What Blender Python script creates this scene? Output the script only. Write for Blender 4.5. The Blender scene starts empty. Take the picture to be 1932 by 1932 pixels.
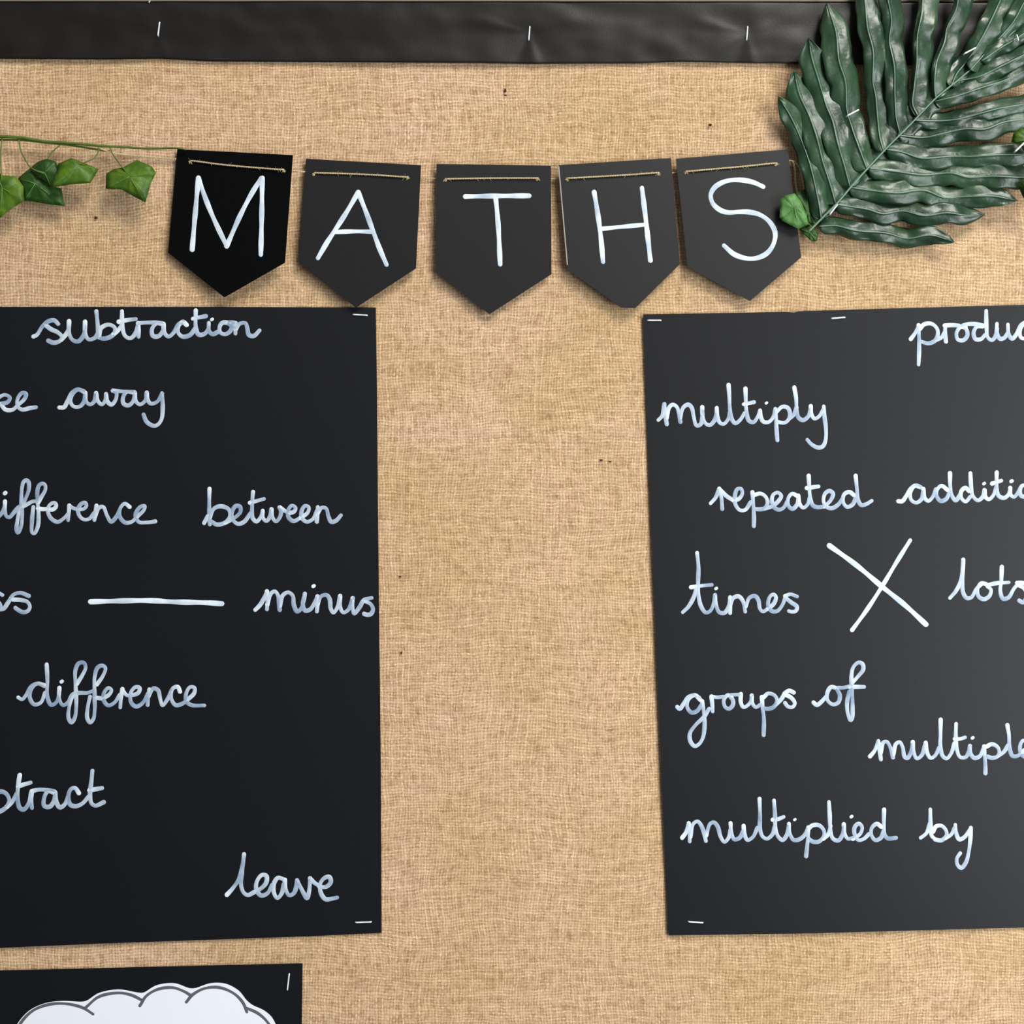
import bpy, bmesh, math, random
from mathutils import Vector, noise
random.seed(7)
scn = bpy.context.scene
C = scn.collection

# ------------------------------------------------------------------ camera
S = 0.00046            # metres of board per photo pixel
ZC = 1.75              # height of the picture centre above the floor
D = 1.25               # camera distance from the burlap
cd = bpy.data.cameras.new('camera'); cam = bpy.data.objects.new('camera', cd); C.objects.link(cam)
cam.location = (0, -D, ZC); cam.rotation_euler = (math.pi/2, 0, 0)
cd.sensor_width = 36; cd.lens = 36*D/(1932*S); cd.clip_start = 0.02
scn.camera = cam

# ------------------------------------------------------------------ world, lamps, exposure
w = bpy.data.worlds.new('world'); scn.world = w; w.use_nodes = True
w.node_tree.nodes['Background'].inputs[0].default_value = (0.95, 0.97, 1.0, 1)
w.node_tree.nodes['Background'].inputs[1].default_value = 0.20
def area(name, loc, target, sx, sy, power, col):
    l = bpy.data.lights.new(name, 'AREA'); l.shape = 'RECTANGLE'; l.size = sx; l.size_y = sy
    l.energy = power; l.color = col
    o = bpy.data.objects.new(name, l); C.objects.link(o); o.location = loc
    o.rotation_euler = (Vector(target)-Vector(loc)).to_track_quat('-Z', 'Y').to_euler()
area('ceiling_panel_light', (1.9, -3.2, 5.0), (0, 0, ZC), 1.9, 1.9, 215, (1.0, 0.965, 0.91))
area('window_light', (1.48, -1.5, 1.50), (0.15, 0, ZC-.1), .9, 1.3, 35, (0.93, 0.965, 1.0))
vs = scn.view_settings
vs.view_transform = 'Standard'; vs.look = 'None'; vs.gamma = 1.0; vs.use_curve_mapping = False
vs.exposure = 0.06

# ------------------------------------------------------------------ helpers
def at(px, py, d=0.0):
    """photo pixel -> point lying d metres in front of the burlap plane"""
    k = (D-d)/D
    return Vector(((px-966)*S*k, -d, ZC+(966-py)*S*k))

def link(name, verts, faces, mat, parent=None, smooth=False, label=None):
    me = bpy.data.meshes.new(name); me.from_pydata([tuple(v) for v in verts], [], faces); me.update()
    if mat: me.materials.append(mat)
    if smooth:
        me.polygons.foreach_set('use_smooth', [True]*len(me.polygons))
    o = bpy.data.objects.new(name, me); C.objects.link(o)
    if parent:
        o.parent = parent
        o.matrix_parent_inverse = parent_matrix(parent).inverted()
    if label: o['label'] = label
    return o
def parent_matrix(p):
    from mathutils import Matrix
    return Matrix.Translation(p.location)
def thing(name, loc, label, cat, group=None):
    o = bpy.data.objects.new(name, None); C.objects.link(o); o.location = loc
    o.empty_display_size = 0.02
    tag(o, label, cat, group); return o
def tag(o, label, cat, group=None):
    o['label'] = label; o['category'] = cat
    if group: o['group'] = group
    return o

def box(lo, hi):
    x0,y0,z0 = lo; x1,y1,z1 = hi
    v = [(x0,y0,z0),(x1,y0,z0),(x1,y1,z0),(x0,y1,z0),(x0,y0,z1),(x1,y0,z1),(x1,y1,z1),(x0,y1,z1)]
    f = [(0,3,2,1),(4,5,6,7),(0,1,5,4),(1,2,6,5),(2,3,7,6),(3,0,4,7)]
    return v, f

def spline(pts, step=2.0):
    """centripetal Catmull-Rom through 2-D or 3-D points, resampled about every `step`"""
    P = [Vector(p) for p in pts]
    if len(P) == 1: return P
    if len(P) == 2:
        n = max(1, int((P[1]-P[0]).length/step)); return [P[0].lerp(P[1], i/n) for i in range(n+1)]
    Q = [2*P[0]-P[1]] + P + [2*P[-1]-P[-2]]
    out = []
    for i in range(1, len(Q)-2):
        p0,p1,p2,p3 = Q[i-1:i+3]
        t0=0; t1=t0+max((p1-p0).length,1e-6)**.5; t2=t1+max((p2-p1).length,1e-6)**.5; t3=t2+max((p3-p2).length,1e-6)**.5
        n = max(2, int((p2-p1).length/step))
        for k in range(n):
            t = t1+(t2-t1)*k/n
            a1=p0*((t1-t)/(t1-t0))+p1*((t-t0)/(t1-t0)); a2=p1*((t2-t)/(t2-t1))+p2*((t-t1)/(t2-t1)); a3=p2*((t3-t)/(t3-t2))+p3*((t-t2)/(t3-t2))
            b1=a1*((t2-t)/(t2-t0))+a2*((t-t0)/(t2-t0)); b2=a2*((t3-t)/(t3-t1))+a3*((t-t1)/(t3-t1))
            out.append(b1*((t2-t)/(t2-t1))+b2*((t-t1)/(t2-t1)))
    out.append(P[-1]); return out

def tube(path, rad, sides=6, V=None, F=None):
    V = [] if V is None else V; F = [] if F is None else F
    n = len(path); base = len(V)
    for i, p in enumerate(path):
        t = (path[min(i+1,n-1)]-path[max(i-1,0)])
        t = t.normalized() if t.length > 1e-9 else Vector((1,0,0))
        a = t.cross(Vector((0,1,0)))
        if a.length < .05: a = t.cross(Vector((0,0,1)))
        a.normalize(); b = t.cross(a)
        r = rad(i/(n-1)) if callable(rad) else rad
        for k in range(sides):
            an = 2*math.pi*k/sides
            V.append(p+a*(r*math.cos(an))+b*(r*math.sin(an)))
    for i in range(n-1):
        for k in range(sides):
            k2 = (k+1) % sides
            F.append((base+i*sides+k, base+i*sides+k2, base+(i+1)*sides+k2, base+(i+1)*sides+k))
    F.append(tuple(base+k for k in range(sides))[::-1]); F.append(tuple(base+(n-1)*sides+k for k in range(sides)))
    return V, F

# ------------------------------------------------------------------ materials
def lin(c):
    return tuple((v/255/12.92 if v/255 <= .04045 else ((v/255+.055)/1.055)**2.4) for v in c)+(1,)
class NT:
    def __init__(s, name):
        s.m = bpy.data.materials.new(name); s.m.use_nodes = True; s.t = s.m.node_tree
        s.b = s.t.nodes['Principled BSDF']
    def n(s, typ, **kw):
        nd = s.t.nodes.new(typ)
        for k, v in kw.items(): setattr(nd, k, v)
        return nd
    def l(s, a, b): s.t.links.new(a, b)
    def val(s, sock, v):
        if hasattr(v, 'is_output'): s.l(v, sock)
        else: sock.default_value = v
    def math(s, op, a, b=None, c=None):
        nd = s.n('ShaderNodeMath', operation=op); s.val(nd.inputs[0], a)
        if b is not None: s.val(nd.inputs[1], b)
        if c is not None: s.val(nd.inputs[2], c)
        return nd.outputs[0]
    def mix(s, f, a, b):
        nd = s.n('ShaderNodeMix', data_type='RGBA'); s.val(nd.inputs[0], f); s.val(nd.inputs[6], a); s.val(nd.inputs[7], b)
        return nd.outputs[2]
    def noise(s, vec, scale, detail=3, rough=.5):
        nd = s.n('ShaderNodeTexNoise'); s.l(vec, nd.inputs['Vector'])
        nd.inputs['Scale'].default_value = scale; nd.inputs['Detail'].default_value = detail; nd.inputs['Roughness'].default_value = rough
        return nd.outputs['Fac']
    def ramp(s, f, lo, hi, a=0.0, b=1.0):
        nd = s.n('ShaderNodeMapRange'); s.val(nd.inputs[0], f); nd.inputs[1].default_value = lo; nd.inputs[2].default_value = hi
        nd.inputs[3].default_value = a; nd.inputs[4].default_value = b; return nd.outputs[0]
    def bump(s, h, dist, strength=1.0):
        nd = s.n('ShaderNodeBump'); s.l(h, nd.inputs['Height']); nd.inputs['Distance'].default_value = dist
        nd.inputs['Strength'].default_value = strength; s.l(nd.outputs[0], s.b.inputs['Normal'])
    def obj(s):
        return s.n('ShaderNodeTexCoord').outputs['Object']

def simple(name, col, rough=.6, spec=.5, metal=0, var=.0, scale=60, bump=0, bscale=900):
    t = NT(name); o = t.obj()
    t.b.inputs['Roughness'].default_value = rough; t.b.inputs['Specular IOR Level'].default_value = spec
    t.b.inputs['Metallic'].default_value = metal
    c = lin(col)
    f = t.ramp(t.noise(o, scale, 4), .3, .7)
    lo = tuple(v*(1-var) for v in c[:3])+(1,); hi = tuple(min(1, v*(1+var)) for v in c[:3])+(1,)
    t.l(t.mix(f, lo, hi), t.b.inputs['Base Color'])
    if bump: t.bump(t.noise(o, bscale, 3), bump)
    return t.m

def burlap():
    t = NT('burlap_weave'); o = t.obj(); b = t.b
    sp = t.n('ShaderNodeSeparateXYZ')
    # pull the threads slightly out of line
    nz = t.n('ShaderNodeTexNoise'); t.l(o, nz.inputs['Vector']); nz.inputs['Scale'].default_value = 9; nz.inputs['Detail'].default_value = 3
    sub = t.n('ShaderNodeVectorMath', operation='SUBTRACT'); t.l(nz.outputs['Color'], sub.inputs[0]); sub.inputs[1].default_value = (.5,.5,.5)
    sc = t.n('ShaderNodeVectorMath', operation='SCALE'); t.l(sub.outputs[0], sc.inputs[0]); sc.inputs['Scale'].default_value = .020
    ad0 = t.n('ShaderNodeVectorMath', operation='ADD'); t.l(o, ad0.inputs[0]); t.l(sc.outputs[0], ad0.inputs[1])
    nz2 = t.n('ShaderNodeTexNoise'); t.l(o, nz2.inputs['Vector']); nz2.inputs['Scale'].default_value = 130; nz2.inputs['Detail'].default_value = 2
    sub2 = t.n('ShaderNodeVectorMath', operation='SUBTRACT'); t.l(nz2.outputs['Color'], sub2.inputs[0]); sub2.inputs[1].default_value = (.5,.5,.5)
    sc2 = t.n('ShaderNodeVectorMath', operation='SCALE'); t.l(sub2.outputs[0], sc2.inputs[0]); sc2.inputs['Scale'].default_value = .0022
    ad = t.n('ShaderNodeVectorMath', operation='ADD'); t.l(ad0.outputs[0], ad.inputs[0]); t.l(sc2.outputs[0], ad.inputs[1])
    t.l(ad.outputs[0], sp.inputs[0])
    P = 1/.00262
    u = t.math('MULTIPLY', sp.outputs['X'], P*1.02); v = t.math('MULTIPLY', sp.outputs['Z'], P)
    fu = t.math('FLOOR', u); fv = t.math('FLOOR', v)
    def rnd(f, k):
        wn = t.n('ShaderNodeTexWhiteNoise', noise_dimensions='1D'); t.l(t.math('ADD', f, k), wn.inputs['W']); return wn.outputs['Value']
    def longnoise(axis_scale, k):
        mp = t.n('ShaderNodeMapping'); t.l(ad.outputs[0], mp.inputs[0]); mp.inputs['Scale'].default_value = axis_scale; mp.inputs['Location'].default_value = (k, k, k)
        return t.noise(mp.outputs[0], 1.0, 2)
    slubw = longnoise((380, 1, 45), 3.1)    # varies from warp thread to thread, slowly along it
    slubf = longnoise((45, 1, 380), 7.7)
    wu = t.math('ABSOLUTE', t.math('SINE', t.math('MULTIPLY', u, math.pi)))
    wv = t.math('ABSOLUTE', t.math('SINE', t.math('MULTIPLY', v, math.pi)))
    wu = t.math('POWER', wu, .75); wv = t.math('POWER', wv, .75)
    cu = t.math('COSINE', t.math('MULTIPLY', t.math('ADD', v, t.math('ADD', fu, -.5)), math.pi))
    cv = t.math('COSINE', t.math('MULTIPLY', t.math('ADD', u, t.math('ADD', fv, .5)), math.pi))
    hw = t.math('MULTIPLY', wu, t.math('MULTIPLY_ADD', cu, .30, .70))
    hf = t.math('MULTIPLY', wv, t.math('MULTIPLY_ADD', cv, .30, .70))
    hw = t.math('MULTIPLY', hw, t.ramp(slubw, .28, .72, .55, 1.28))
    hf = t.math('MULTIPLY', hf, t.ramp(slubf, .28, .72, .55, 1.28))
    h = t.math('MAXIMUM', hw, hf)
    # colour: straw fibres, thread-to-thread differences, bleached patches
    c1 = t.mix(t.ramp(t.noise(o, 7, 4, .55), .36, .64), lin((204,174,132)), lin((214,182,148)))
    pt = t.n('ShaderNodeMapping'); t.l(o, pt.inputs[0]); pt.inputs['Scale'].default_value = (8, 1, 20)
    c1 = t.mix(t.ramp(t.noise(pt.outputs[0], 1, 4, .6), .55, .78, 0, .62), c1, lin((228,196,170)))
    thr = t.math('MULTIPLY', t.math('ADD', t.ramp(slubw, .3, .7, .86, 1.1), t.ramp(slubf, .3, .7, .86, 1.1)), .5)
    fib = t.ramp(t.noise(o, 520, 3, .7), .3, .7, .80, 1.17)
    tint = t.math('MULTIPLY', thr, fib)
    mul = t.n('ShaderNodeVectorMath', operation='SCALE'); t.l(c1, mul.inputs[0]); t.l(tint, mul.inputs['Scale'])
    gap = t.ramp(h, .36, .86, 1.0, 0.0)
    col = t.mix(t.math('MULTIPLY', gap, t.ramp(t.noise(o, 170, 2, .6), .35, .65, .25, .85)), mul.outputs[0], lin((140,102,62)))
    knot = t.ramp(t.noise(ad.outputs[0], 210, 2, .6), .38, .66)
    hi = t.math('MULTIPLY', t.ramp(h, .86, 1.10, 0, .62), knot)
    col = t.mix(hi, col, lin((246,220,178)))
    fle = t.n('ShaderNodeTexVoronoi'); t.l(o, fle.inputs['Vector']); fle.inputs['Scale'].default_value = 26
    fm = t.math('MULTIPLY', t.ramp(fle.outputs['Distance'], .035, .065, 1, 0), t.math('GREATER_THAN', t.noise(o, 9, 1), .56))
    col = t.mix(t.math('MULTIPLY', fm, .5), col, lin((110,72,40)))
    t.l(col, b.inputs['Base Color'])
    b.inputs['Roughness'].default_value = .85; b.inputs['Specular IOR Level'].default_value = .15
    t.bump(h, .00035, .7)
    return t.m

def ink():
    t = NT('white_paint_marker'); o = t.obj()
    a = t.n('ShaderNodeAttribute', attribute_name='ink').outputs['Fac']
    f = t.math('ADD', a, t.ramp(t.noise(o, 75, 3), .3, .7, -.26, .26))
    c = t.mix(f, lin((126,148,174)), lin((224,236,244)))
    t.l(c, t.b.inputs['Base Color']); t.b.inputs['Roughness'].default_value = .5; t.b.inputs['Specular IOR Level'].default_value = .4
    return t.m

def foliage(name, dark, light, rough, spec, scale, bdist, bscale, trans=0.0):
    t = NT(name); o = t.obj()
    c = t.mix(t.ramp(t.noise(o, scale, 3), .32, .68), lin(dark), lin(light))
    t.l(c, t.b.inputs['Base Color']); t.b.inputs['Specular IOR Level'].default_value = spec
    t.l(t.ramp(t.noise(o, 90, 3), .3, .7, rough-.08, rough+.1), t.b.inputs['Roughness'])
    t.bump(t.noise(o, bscale, 3), bdist)
    return t.m

M = {}
M['burlap'] = burlap()
M['ink'] = ink()
M['sheet'] = simple('black_card', (7,9,15), .48, .32, var=.08, scale=8, bump=.00003, bscale=1600)
M['flag'] = simple('black_pennant_card', (10,10,13), .46, .40, var=.05, scale=20, bump=.00003, bscale=1600)
M['flag_shade'] = simple('shaded_black_card', (2,3,3), .8, .08, bump=.00003, bscale=1600)  # pennant M tilts from the light; its shade is put into the colour
M['border'] = simple('black_frieze_paper', (14,11,8), .44, .42, var=.06, scale=12, bump=.00006, bscale=700)
M['cardedge'] = simple('lit_card_edge', (176,166,156), .8, .2)  # light catching pennant H's cut edge, put into a pale colour
M['white'] = simple('white_paper', (232,236,246), .75, .3, var=.01, scale=10)
M['grey'] = simple('grey_print', (92,93,100), .7, .3)
M['staple'] = simple('glinting_steel', (240,242,245), .35, .7)  # near-white base paints in the window reflections on the steel
M['staple'].node_tree.nodes['Principled BSDF'].inputs['Metallic'].default_value = .25
M['twine'] = simple('jute_twine', (200,180,140), .9, .15, var=.22, scale=700)
M['palm'] = foliage('glossy_palm_green', (22,48,30), (48,78,50), .34, .55, 28, .0013, 62)
M['palmrib'] = simple('pale_palm_rib', (104,136,112), .35, .6)
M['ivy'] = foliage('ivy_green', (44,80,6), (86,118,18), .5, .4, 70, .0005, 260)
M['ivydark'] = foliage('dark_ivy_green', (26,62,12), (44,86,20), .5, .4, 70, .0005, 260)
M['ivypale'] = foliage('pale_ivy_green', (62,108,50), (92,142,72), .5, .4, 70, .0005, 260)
M['vein'] = simple('ivy_vein', (98,142,66), .5, .4)
M['stem'] = simple('ivy_stem_green', (84,108,38), .5, .4, var=.25, scale=150)
M['wall'] = simple('painted_wall', (205,200,190), .8, .2, var=.02, scale=3)
M['floor'] = simple('grey_carpet', (96,98,104), .95, .1, var=.15, scale=300)
M['frame'] = simple('cream_frame', (214,200,172), .5, .4, var=.04, scale=20)
M['fleck'] = simple('dark_jute_fleck', (74,44,28), .9, .1)

# ------------------------------------------------------------------ setting
v, f = box((-3, .042, 0), (3, .16, 3.0)); o = link('wall_back', v, f, M['wall']); o['kind'] = 'structure'
v, f = box((-3, -3, -.05), (3, .16, 0)); o = link('floor', v, f, M['floor']); o['kind'] = 'structure'

BX0, BX1 = -1.0, 1.0
BZ1 = at(0, 1.6, .004).z
BZ0 = ZC-.85
v, f = box((BX0, .006, BZ0), (BX1, .036, BZ1))
bd = link('display_board', v, f, M['frame']); tag(bd, 'large wall-mounted display board behind the burlap', 'display board')
def rail(k, a, b):
    v, f = box(a, b); o = link('trim_%d' % k, v, f, M['frame']); o['kind'] = 'structure'
    md = o.modifiers.new('bevel', 'BEVEL'); md.width = .002; md.segments = 3
rail(1, (BX0-.025, -.006, BZ1), (BX1+.025, .041, BZ1+.03)); rail(2, (BX0-.025, -.006, BZ0-.03), (BX1+.025, .041, BZ0))
rail(3, (BX0-.025, -.006, BZ0), (BX0, .041, BZ1)); rail(4, (BX1, -.006, BZ0), (BX1+.025, .041, BZ1))

# burlap cloth over the board: gently uneven sheet
def cloth_h(x, z):
    p = Vector((x*3.5, 0, z*7))
    return .0009*noise.noise(p)+.0006*noise.noise(Vector((x*9, 3, z*22)))
nx, nz_ = 260, 220
V = []; F = []
for j in range(nz_+1):
    for i in range(nx+1):
        x = BX0+(BX1-BX0)*i/nx; z = BZ0+(BZ1-BZ0)*j/nz_
        V.append((x, -cloth_h(x, z), z))
for j in range(nz_):
    for i in range(nx):
        a = j*(nx+1)+i; F.append((a, a+1, a+nx+2, a+nx+1))
cloth = link('burlap_cloth', V, F, M['burlap'], smooth=True)
md = cloth.modifiers.new('solid', 'SOLIDIFY'); md.thickness = .0018; md.offset = -1
tag(cloth, 'plain-woven tan burlap cloth covering the whole display board behind everything', 'burlap')
for px, py, r, q in ((953,171,3.2,5), (953.5,180,3,2), (1340,236,4,3), (1134,868,4,2), (1151,871,4,1.3), (181,411,4.2,3), (757,1232,2,3.5), (755,1088,3,2)):
    vv = []
    for k in range(8):
        a = 2*math.pi*k/8; vv.append(at(px+r*math.cos(a)*random.uniform(.7,1.1), py+q*math.sin(a)*random.uniform(.7,1.1), .0016))
    vv.append(at(px, py, .0022)); link('dark_fleck', vv, [(k, (k+1)%8, 8) for k in range(8)], M['fleck'], cloth, label='dark brown fleck in the weave')

# ------------------------------------------------------------------ card patches
def interp(poly, s):
    """point at parameter 0..1 (by length) of a px polyline"""
    L = [0]
    for a, b in zip(poly, poly[1:]): L.append(L[-1]+math.dist(a, b))
    t = s*L[-1]
    for i in range(len(poly)-1):
        if t <= L[i+1] or i == len(poly)-2:
            k = (t-L[i])/(L[i+1]-L[i]); a, b = poly[i], poly[i+1]
            return (a[0]+(b[0]-a[0])*k, a[1]+(b[1]-a[1])*k)
def coons(top, bottom, left, right, u, v):
    T, B, L, R = interp(top,u), interp(bottom,u), interp(left,v), interp(right,v)
    c00, c10, c01, c11 = top[0], top[-1], bottom[0], bottom[-1]
    return tuple((1-v)*T[k]+v*B[k]+(1-u)*L[k]+u*R[k]-((1-u)*(1-v)*c00[k]+u*(1-v)*c10[k]+(1-u)*v*c01[k]+u*v*c11[k]) for k in (0,1))
def patch(name, top, bottom, left, right, depth, mat, parent, n=40, m=40, thick=.0004, label=None):
    V = []; F = []
    for off in (0, thick):
        for j in range(m+1):
            for i in range(n+1):
                x, y = coons(top, bottom, left, right, i/n, j/m)
                p = at(x, y, depth(x, y)); p.y += off; V.append(p)
    N = (n+1)*(m+1)
    for j in range(m):
        for i in range(n):
            a = j*(n+1)+i; F.append((a, a+n+1, a+n+2, a+1)); F.append((N+a, N+a+1, N+a+n+2, N+a+n+1))
    for i in range(n):
        F.append((i, i+1, N+i+1, N+i)); a = m*(n+1)+i; F.append((a+1, a, N+a, N+a+1))
    for j in range(m):
        a = j*(n+1); F.append((a+n+1, a, N+a, N+a+n+1)); a += n; F.append((a, a+n+1, N+a+n+1, N+a))
    return link(name, V, F, mat, parent, smooth=False, label=label)

# ------------------------------------------------------------------ pen strokes
def parse(s):
    out = []
    for st in s.split(';'):
        st = st.strip()
        if not st: continue
        wd = None
        if st[0] == 'w': w_, st = st.split(' ', 1); wd = float(w_[1:])
        out.append((wd, [tuple(float(c) for c in p.split(',')) for p in st.split()]))
    return out
def write(name, parts, depth, parent, label, width=7.7, base=.55, mat=None, lift=.00004, dome=.00022):
    """parts: list of (x0, y0, zoom, strokes). Domed ribbon of paint along every stroke, rounded ends."""
    V = []; F = []; A = []; count = 0
    for (ox, oy, sc, txt) in parts:
        for wd, st in parse(txt):
            wd = wd or width
            pts = [(ox+x/sc, oy+y/sc) for x, y in st]
            if len(pts) == 1:       # dot
                pts = [(pts[0][0]-.9, pts[0][1]+.6), (pts[0][0]+.9, pts[0][1]-.6)]
            path = spline(pts, 1.8)
            n = len(path); 
            if n < 2: continue
            total = sum((path[i+1]-path[i]).length for i in range(n-1))
            rows = []
            ph = random.random()*9
            s = 0
            def row(c, nrm, hw, a):
                b = len(V); h = lift+count*1.5e-6
                for k, dd in ((-1,0),(-.72,.6),(0,1),(.72,.6),(1,0)):
                    q = c+nrm*(hw*k); V.append(at(q.x, q.y, depth(q.x, q.y)+h+dome*dd)); A.append(a)
                rows.append(b)
            for i, p in enumerate(path):
                t = path[min(i+1,n-1)]-path[max(i-1,0)]
                t = t.normalized() if t.length > 1e-6 else Vector((1,0))
                nr = Vector((-t.y, t.x))
                if i: s += (path[i]-path[i-1]).length
                hw = wd/2*.96*(1+.10*math.sin(s*.11+ph))
                a = base-(.12 if base > .8 else .24)+.42*math.exp(-s/14)+.12*math.sin(s*.06+ph)
                if len(st) == 1: hw = wd*.42; a = .9
                if i == 0:
                    for th in (80, 50, 20):
                        r = math.radians(th); row(p-t*(hw*math.sin(r)), nr, hw*math.cos(r)+.01, a)
                row(p, nr, hw, a)
                if i == n-1:
                    for th in (20, 50, 80):
                        r = math.radians(th); row(p+t*(hw*math.sin(r)), nr, hw*math.cos(r)+.01, a)
            for r0, r1 in zip(rows, rows[1:]):
                for k in range(4): F.append((r0+k, r0+k+1, r1+k+1, r1+k))
            count += 1
    o = link(name, V, F, mat or M['ink'], parent, smooth=True, label=label)
    at_ = o.data.attributes.new('ink', 'FLOAT', 'POINT'); at_.data.foreach_set('value', [max(0, min(1, a)) for a in A])
    return o

# ------------------------------------------------------------------ left sheet
def dl(x, y): return .0030+.0006*math.sin(x*.006+1)*math.sin(y*.005)
sheet1 = thing('word_sheet', at(100, 1200, .002), 'tall black paper sheet of subtraction words in white handwriting, left of the burlap gap', 'sheet of paper', 'black word sheets')
patch('card', [(-420,580),(0,579),(400,579),(709,580)], [(-420,1800),(0,1788.5),(200,1780),(400,1773),(597,1766),(720,1760)],
      [(-420,580),(-420,1800)], [(709,580),(711,720),(714,1040),(718.5,1440),(720,1760)], dl, M['sheet'], sheet1)
Z1 = (0, 560, 3.864); Z2 = (300, 560, 3.864); Z3 = (0, 1040, 4.83); Z4 = (370, 1040, 4.83)
Z5 = (0, 1400, 4.83); Z6 = (370, 1532, 4.83); Z7 = (0, 860, 9.66)
W = lambda txt, *parts, **kw: write('handwritten_word', parts, dl, sheet1, 'white handwritten word '+txt, **kw)
W('subtraction', (*Z1, "243,290 268,278 310,215 355,178 395,172 424,198; 330,205 370,235 425,262 452,295 435,322 390,335 352,320;"
  "445,315 480,275 500,240 503,178; 503,178 505,270 530,315 570,325 610,280 620,230 620,182; 620,182 622,270 645,310 690,300 712,270;"
  "702,105 712,200 718,295; 722,290 735,230 790,203 836,225 832,268 790,298 740,304 718,292; 825,275 865,240 890,200;"
  "889,105 892,220 912,285 950,302 990,262 1008,200; 865,182 925,170 990,162; 1006,192 1012,250 1010,292; 1006,192 1060,188 1130,188 1182,194;"
  "1180,198 1140,195 1108,235 1115,285 1155,287 1188,245 1192,205; 1192,198 1198,260 1228,290 1265,262 1300,205 1335,182;"
  "1360,205 1335,183 1305,205 1298,258 1330,290 1385,278 1425,225; 1427,100 1428,225 1448,275 1490,270 1518,235 1522,190; 1405,160 1450,150 1500,141;"
  "1522,190 1524,250 1550,272 1595,252; w7 1545,165; 1672,190 1620,190 1600,225 1608,262 1645,272 1682,245 1688,208 1660,190 1700,186 1718,190;"
  "1718,192 1716,268; 1716,240 1745,198 1788,192 1802,225 1815,278 1850,285 1892,245"), width=8.2)
W('take', (*Z1, "-60,640 -66,830; -55,780 -10,735 35,715 72,735 55,768 5,780; 5,780 40,822 90,824 130,790 178,745 190,708 160,702 128,745 128,798 160,822 215,812 262,805;"
  "-300,620 -305,790 -280,825 -250,800; -340,680 -260,672; -180,720 -220,705 -250,750 -235,815 -200,815 -175,740; -170,720 -165,800 -140,825 -110,790 -62,650"), width=7.6)
W('away', (*Z1, "432,807 466,805 492,760 522,700 565,675 612,690; 615,698 570,676 530,705 512,760 535,798 580,800 612,765 622,712;"
  "622,700 630,765 655,785 685,765 700,705; 700,702 712,758 742,785 768,752 773,708; 773,708 782,762 812,786 842,752 848,700 822,684; 822,684 890,690 980,694;"
  "975,700 925,694 898,730 900,778 935,792 968,765 982,705; 982,698 990,760 1020,785 1060,755 1070,700; 1070,698 1075,748 1098,778 1145,765 1182,705;"
  "1181,702 1186,800 1178,890 1150,932 1118,940 1070,912 1046,858"), width=7.8)
W('difference', (*Z7, "-140,560 -145,900 -130,1080 -90,1130 0,1080 50,1010 85,900 90,830; -160,900 -250,860 -310,980 -270,1120 -190,1100 -150,950;"
  "90,830 90,990 115,1100 170,1120 240,1050 330,945 400,905; w9 92,680; 400,915 470,770 525,610 520,480 480,445 430,475 398,600 390,850 402,1100 385,1280 325,1400 300,1340 318,1180 350,970;"
  "400,930 500,880 600,830 680,830; 690,860 760,740 825,620 820,530 770,505 715,535 682,640 685,850 702,1050 690,1280 625,1415 585,1400 582,1200 598,1010 605,930; 690,960 780,972 860,970;"
  "860,972 960,978 1020,925 1010,865 960,858 885,925 878,1040 940,1150 1050,1205 1150,1150 1240,1060; 1262,905 1252,1050 1240,1175; 1265,905 1330,952 1415,972;"
  "1415,975 1520,968 1575,915 1555,855 1490,870 1425,960 1440,1080 1520,1158 1620,1150 1720,1040; 1757,905 1740,1050 1718,1170"),
  (*Z1, "692,1605 720,1538 752,1532 780,1595 810,1640 850,1600 875,1545; 945,1532 910,1508 878,1538 872,1598 910,1645 960,1640 1000,1600;"
  "1000,1602 1048,1555 1056,1525 1022,1532 988,1590 1010,1640 1070,1645 1132,1637"), width=7.6)
W('between', (*Z2, "328,1650 356,1600; 368,1400 366,1520 370,1660; 372,1610 400,1545 450,1527 508,1550 516,1600 478,1648 420,1660 382,1638;"
  "480,1648 540,1618 592,1570 590,1530 560,1525 535,1560 535,1620 575,1655 620,1640 668,1575; 685,1422 678,1530 682,1612 710,1638 742,1605 756,1558; 662,1502 705,1490 765,1473;"
  "756,1562 758,1612 782,1635 810,1600 820,1548; 820,1548 826,1605 852,1638 880,1608 890,1560 878,1535; 880,1535 920,1562 952,1575;"
  "948,1577 985,1565 995,1538 968,1522 942,1555 945,1608 980,1635 1030,1612; 1030,1612 1082,1575 1092,1535 1065,1524 1040,1560 1042,1612 1075,1640 1120,1622 1152,1560; 1157,1532 1150,1640;"
  "1152,1585 1185,1538 1218,1543 1235,1600 1255,1640 1290,1632 1326,1593"), width=7.8)
W('less', (*Z3, "-480,200 -485,480 -450,540 -400,500 -330,450 -330,390 -370,385 -400,450 -390,530 -340,560 -260,500 -200,420 -140,385 -70,378;"
  "22,400 -30,375 -70,400 -60,430 -20,460 5,500 -20,545 -60,555 -100,530; -20,530 30,525 75,465 125,395 190,380 262,408; 115,440 190,445 250,462 272,505 252,545 210,556 165,535 140,516"), width=7.8)
write('minus_sign', [(*Z3, "825,460 1100,453 1350,450 1600,462 1850,468 2022,478")], dl, sheet1, 'long white minus sign', width=9.6, base=.92)
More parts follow.
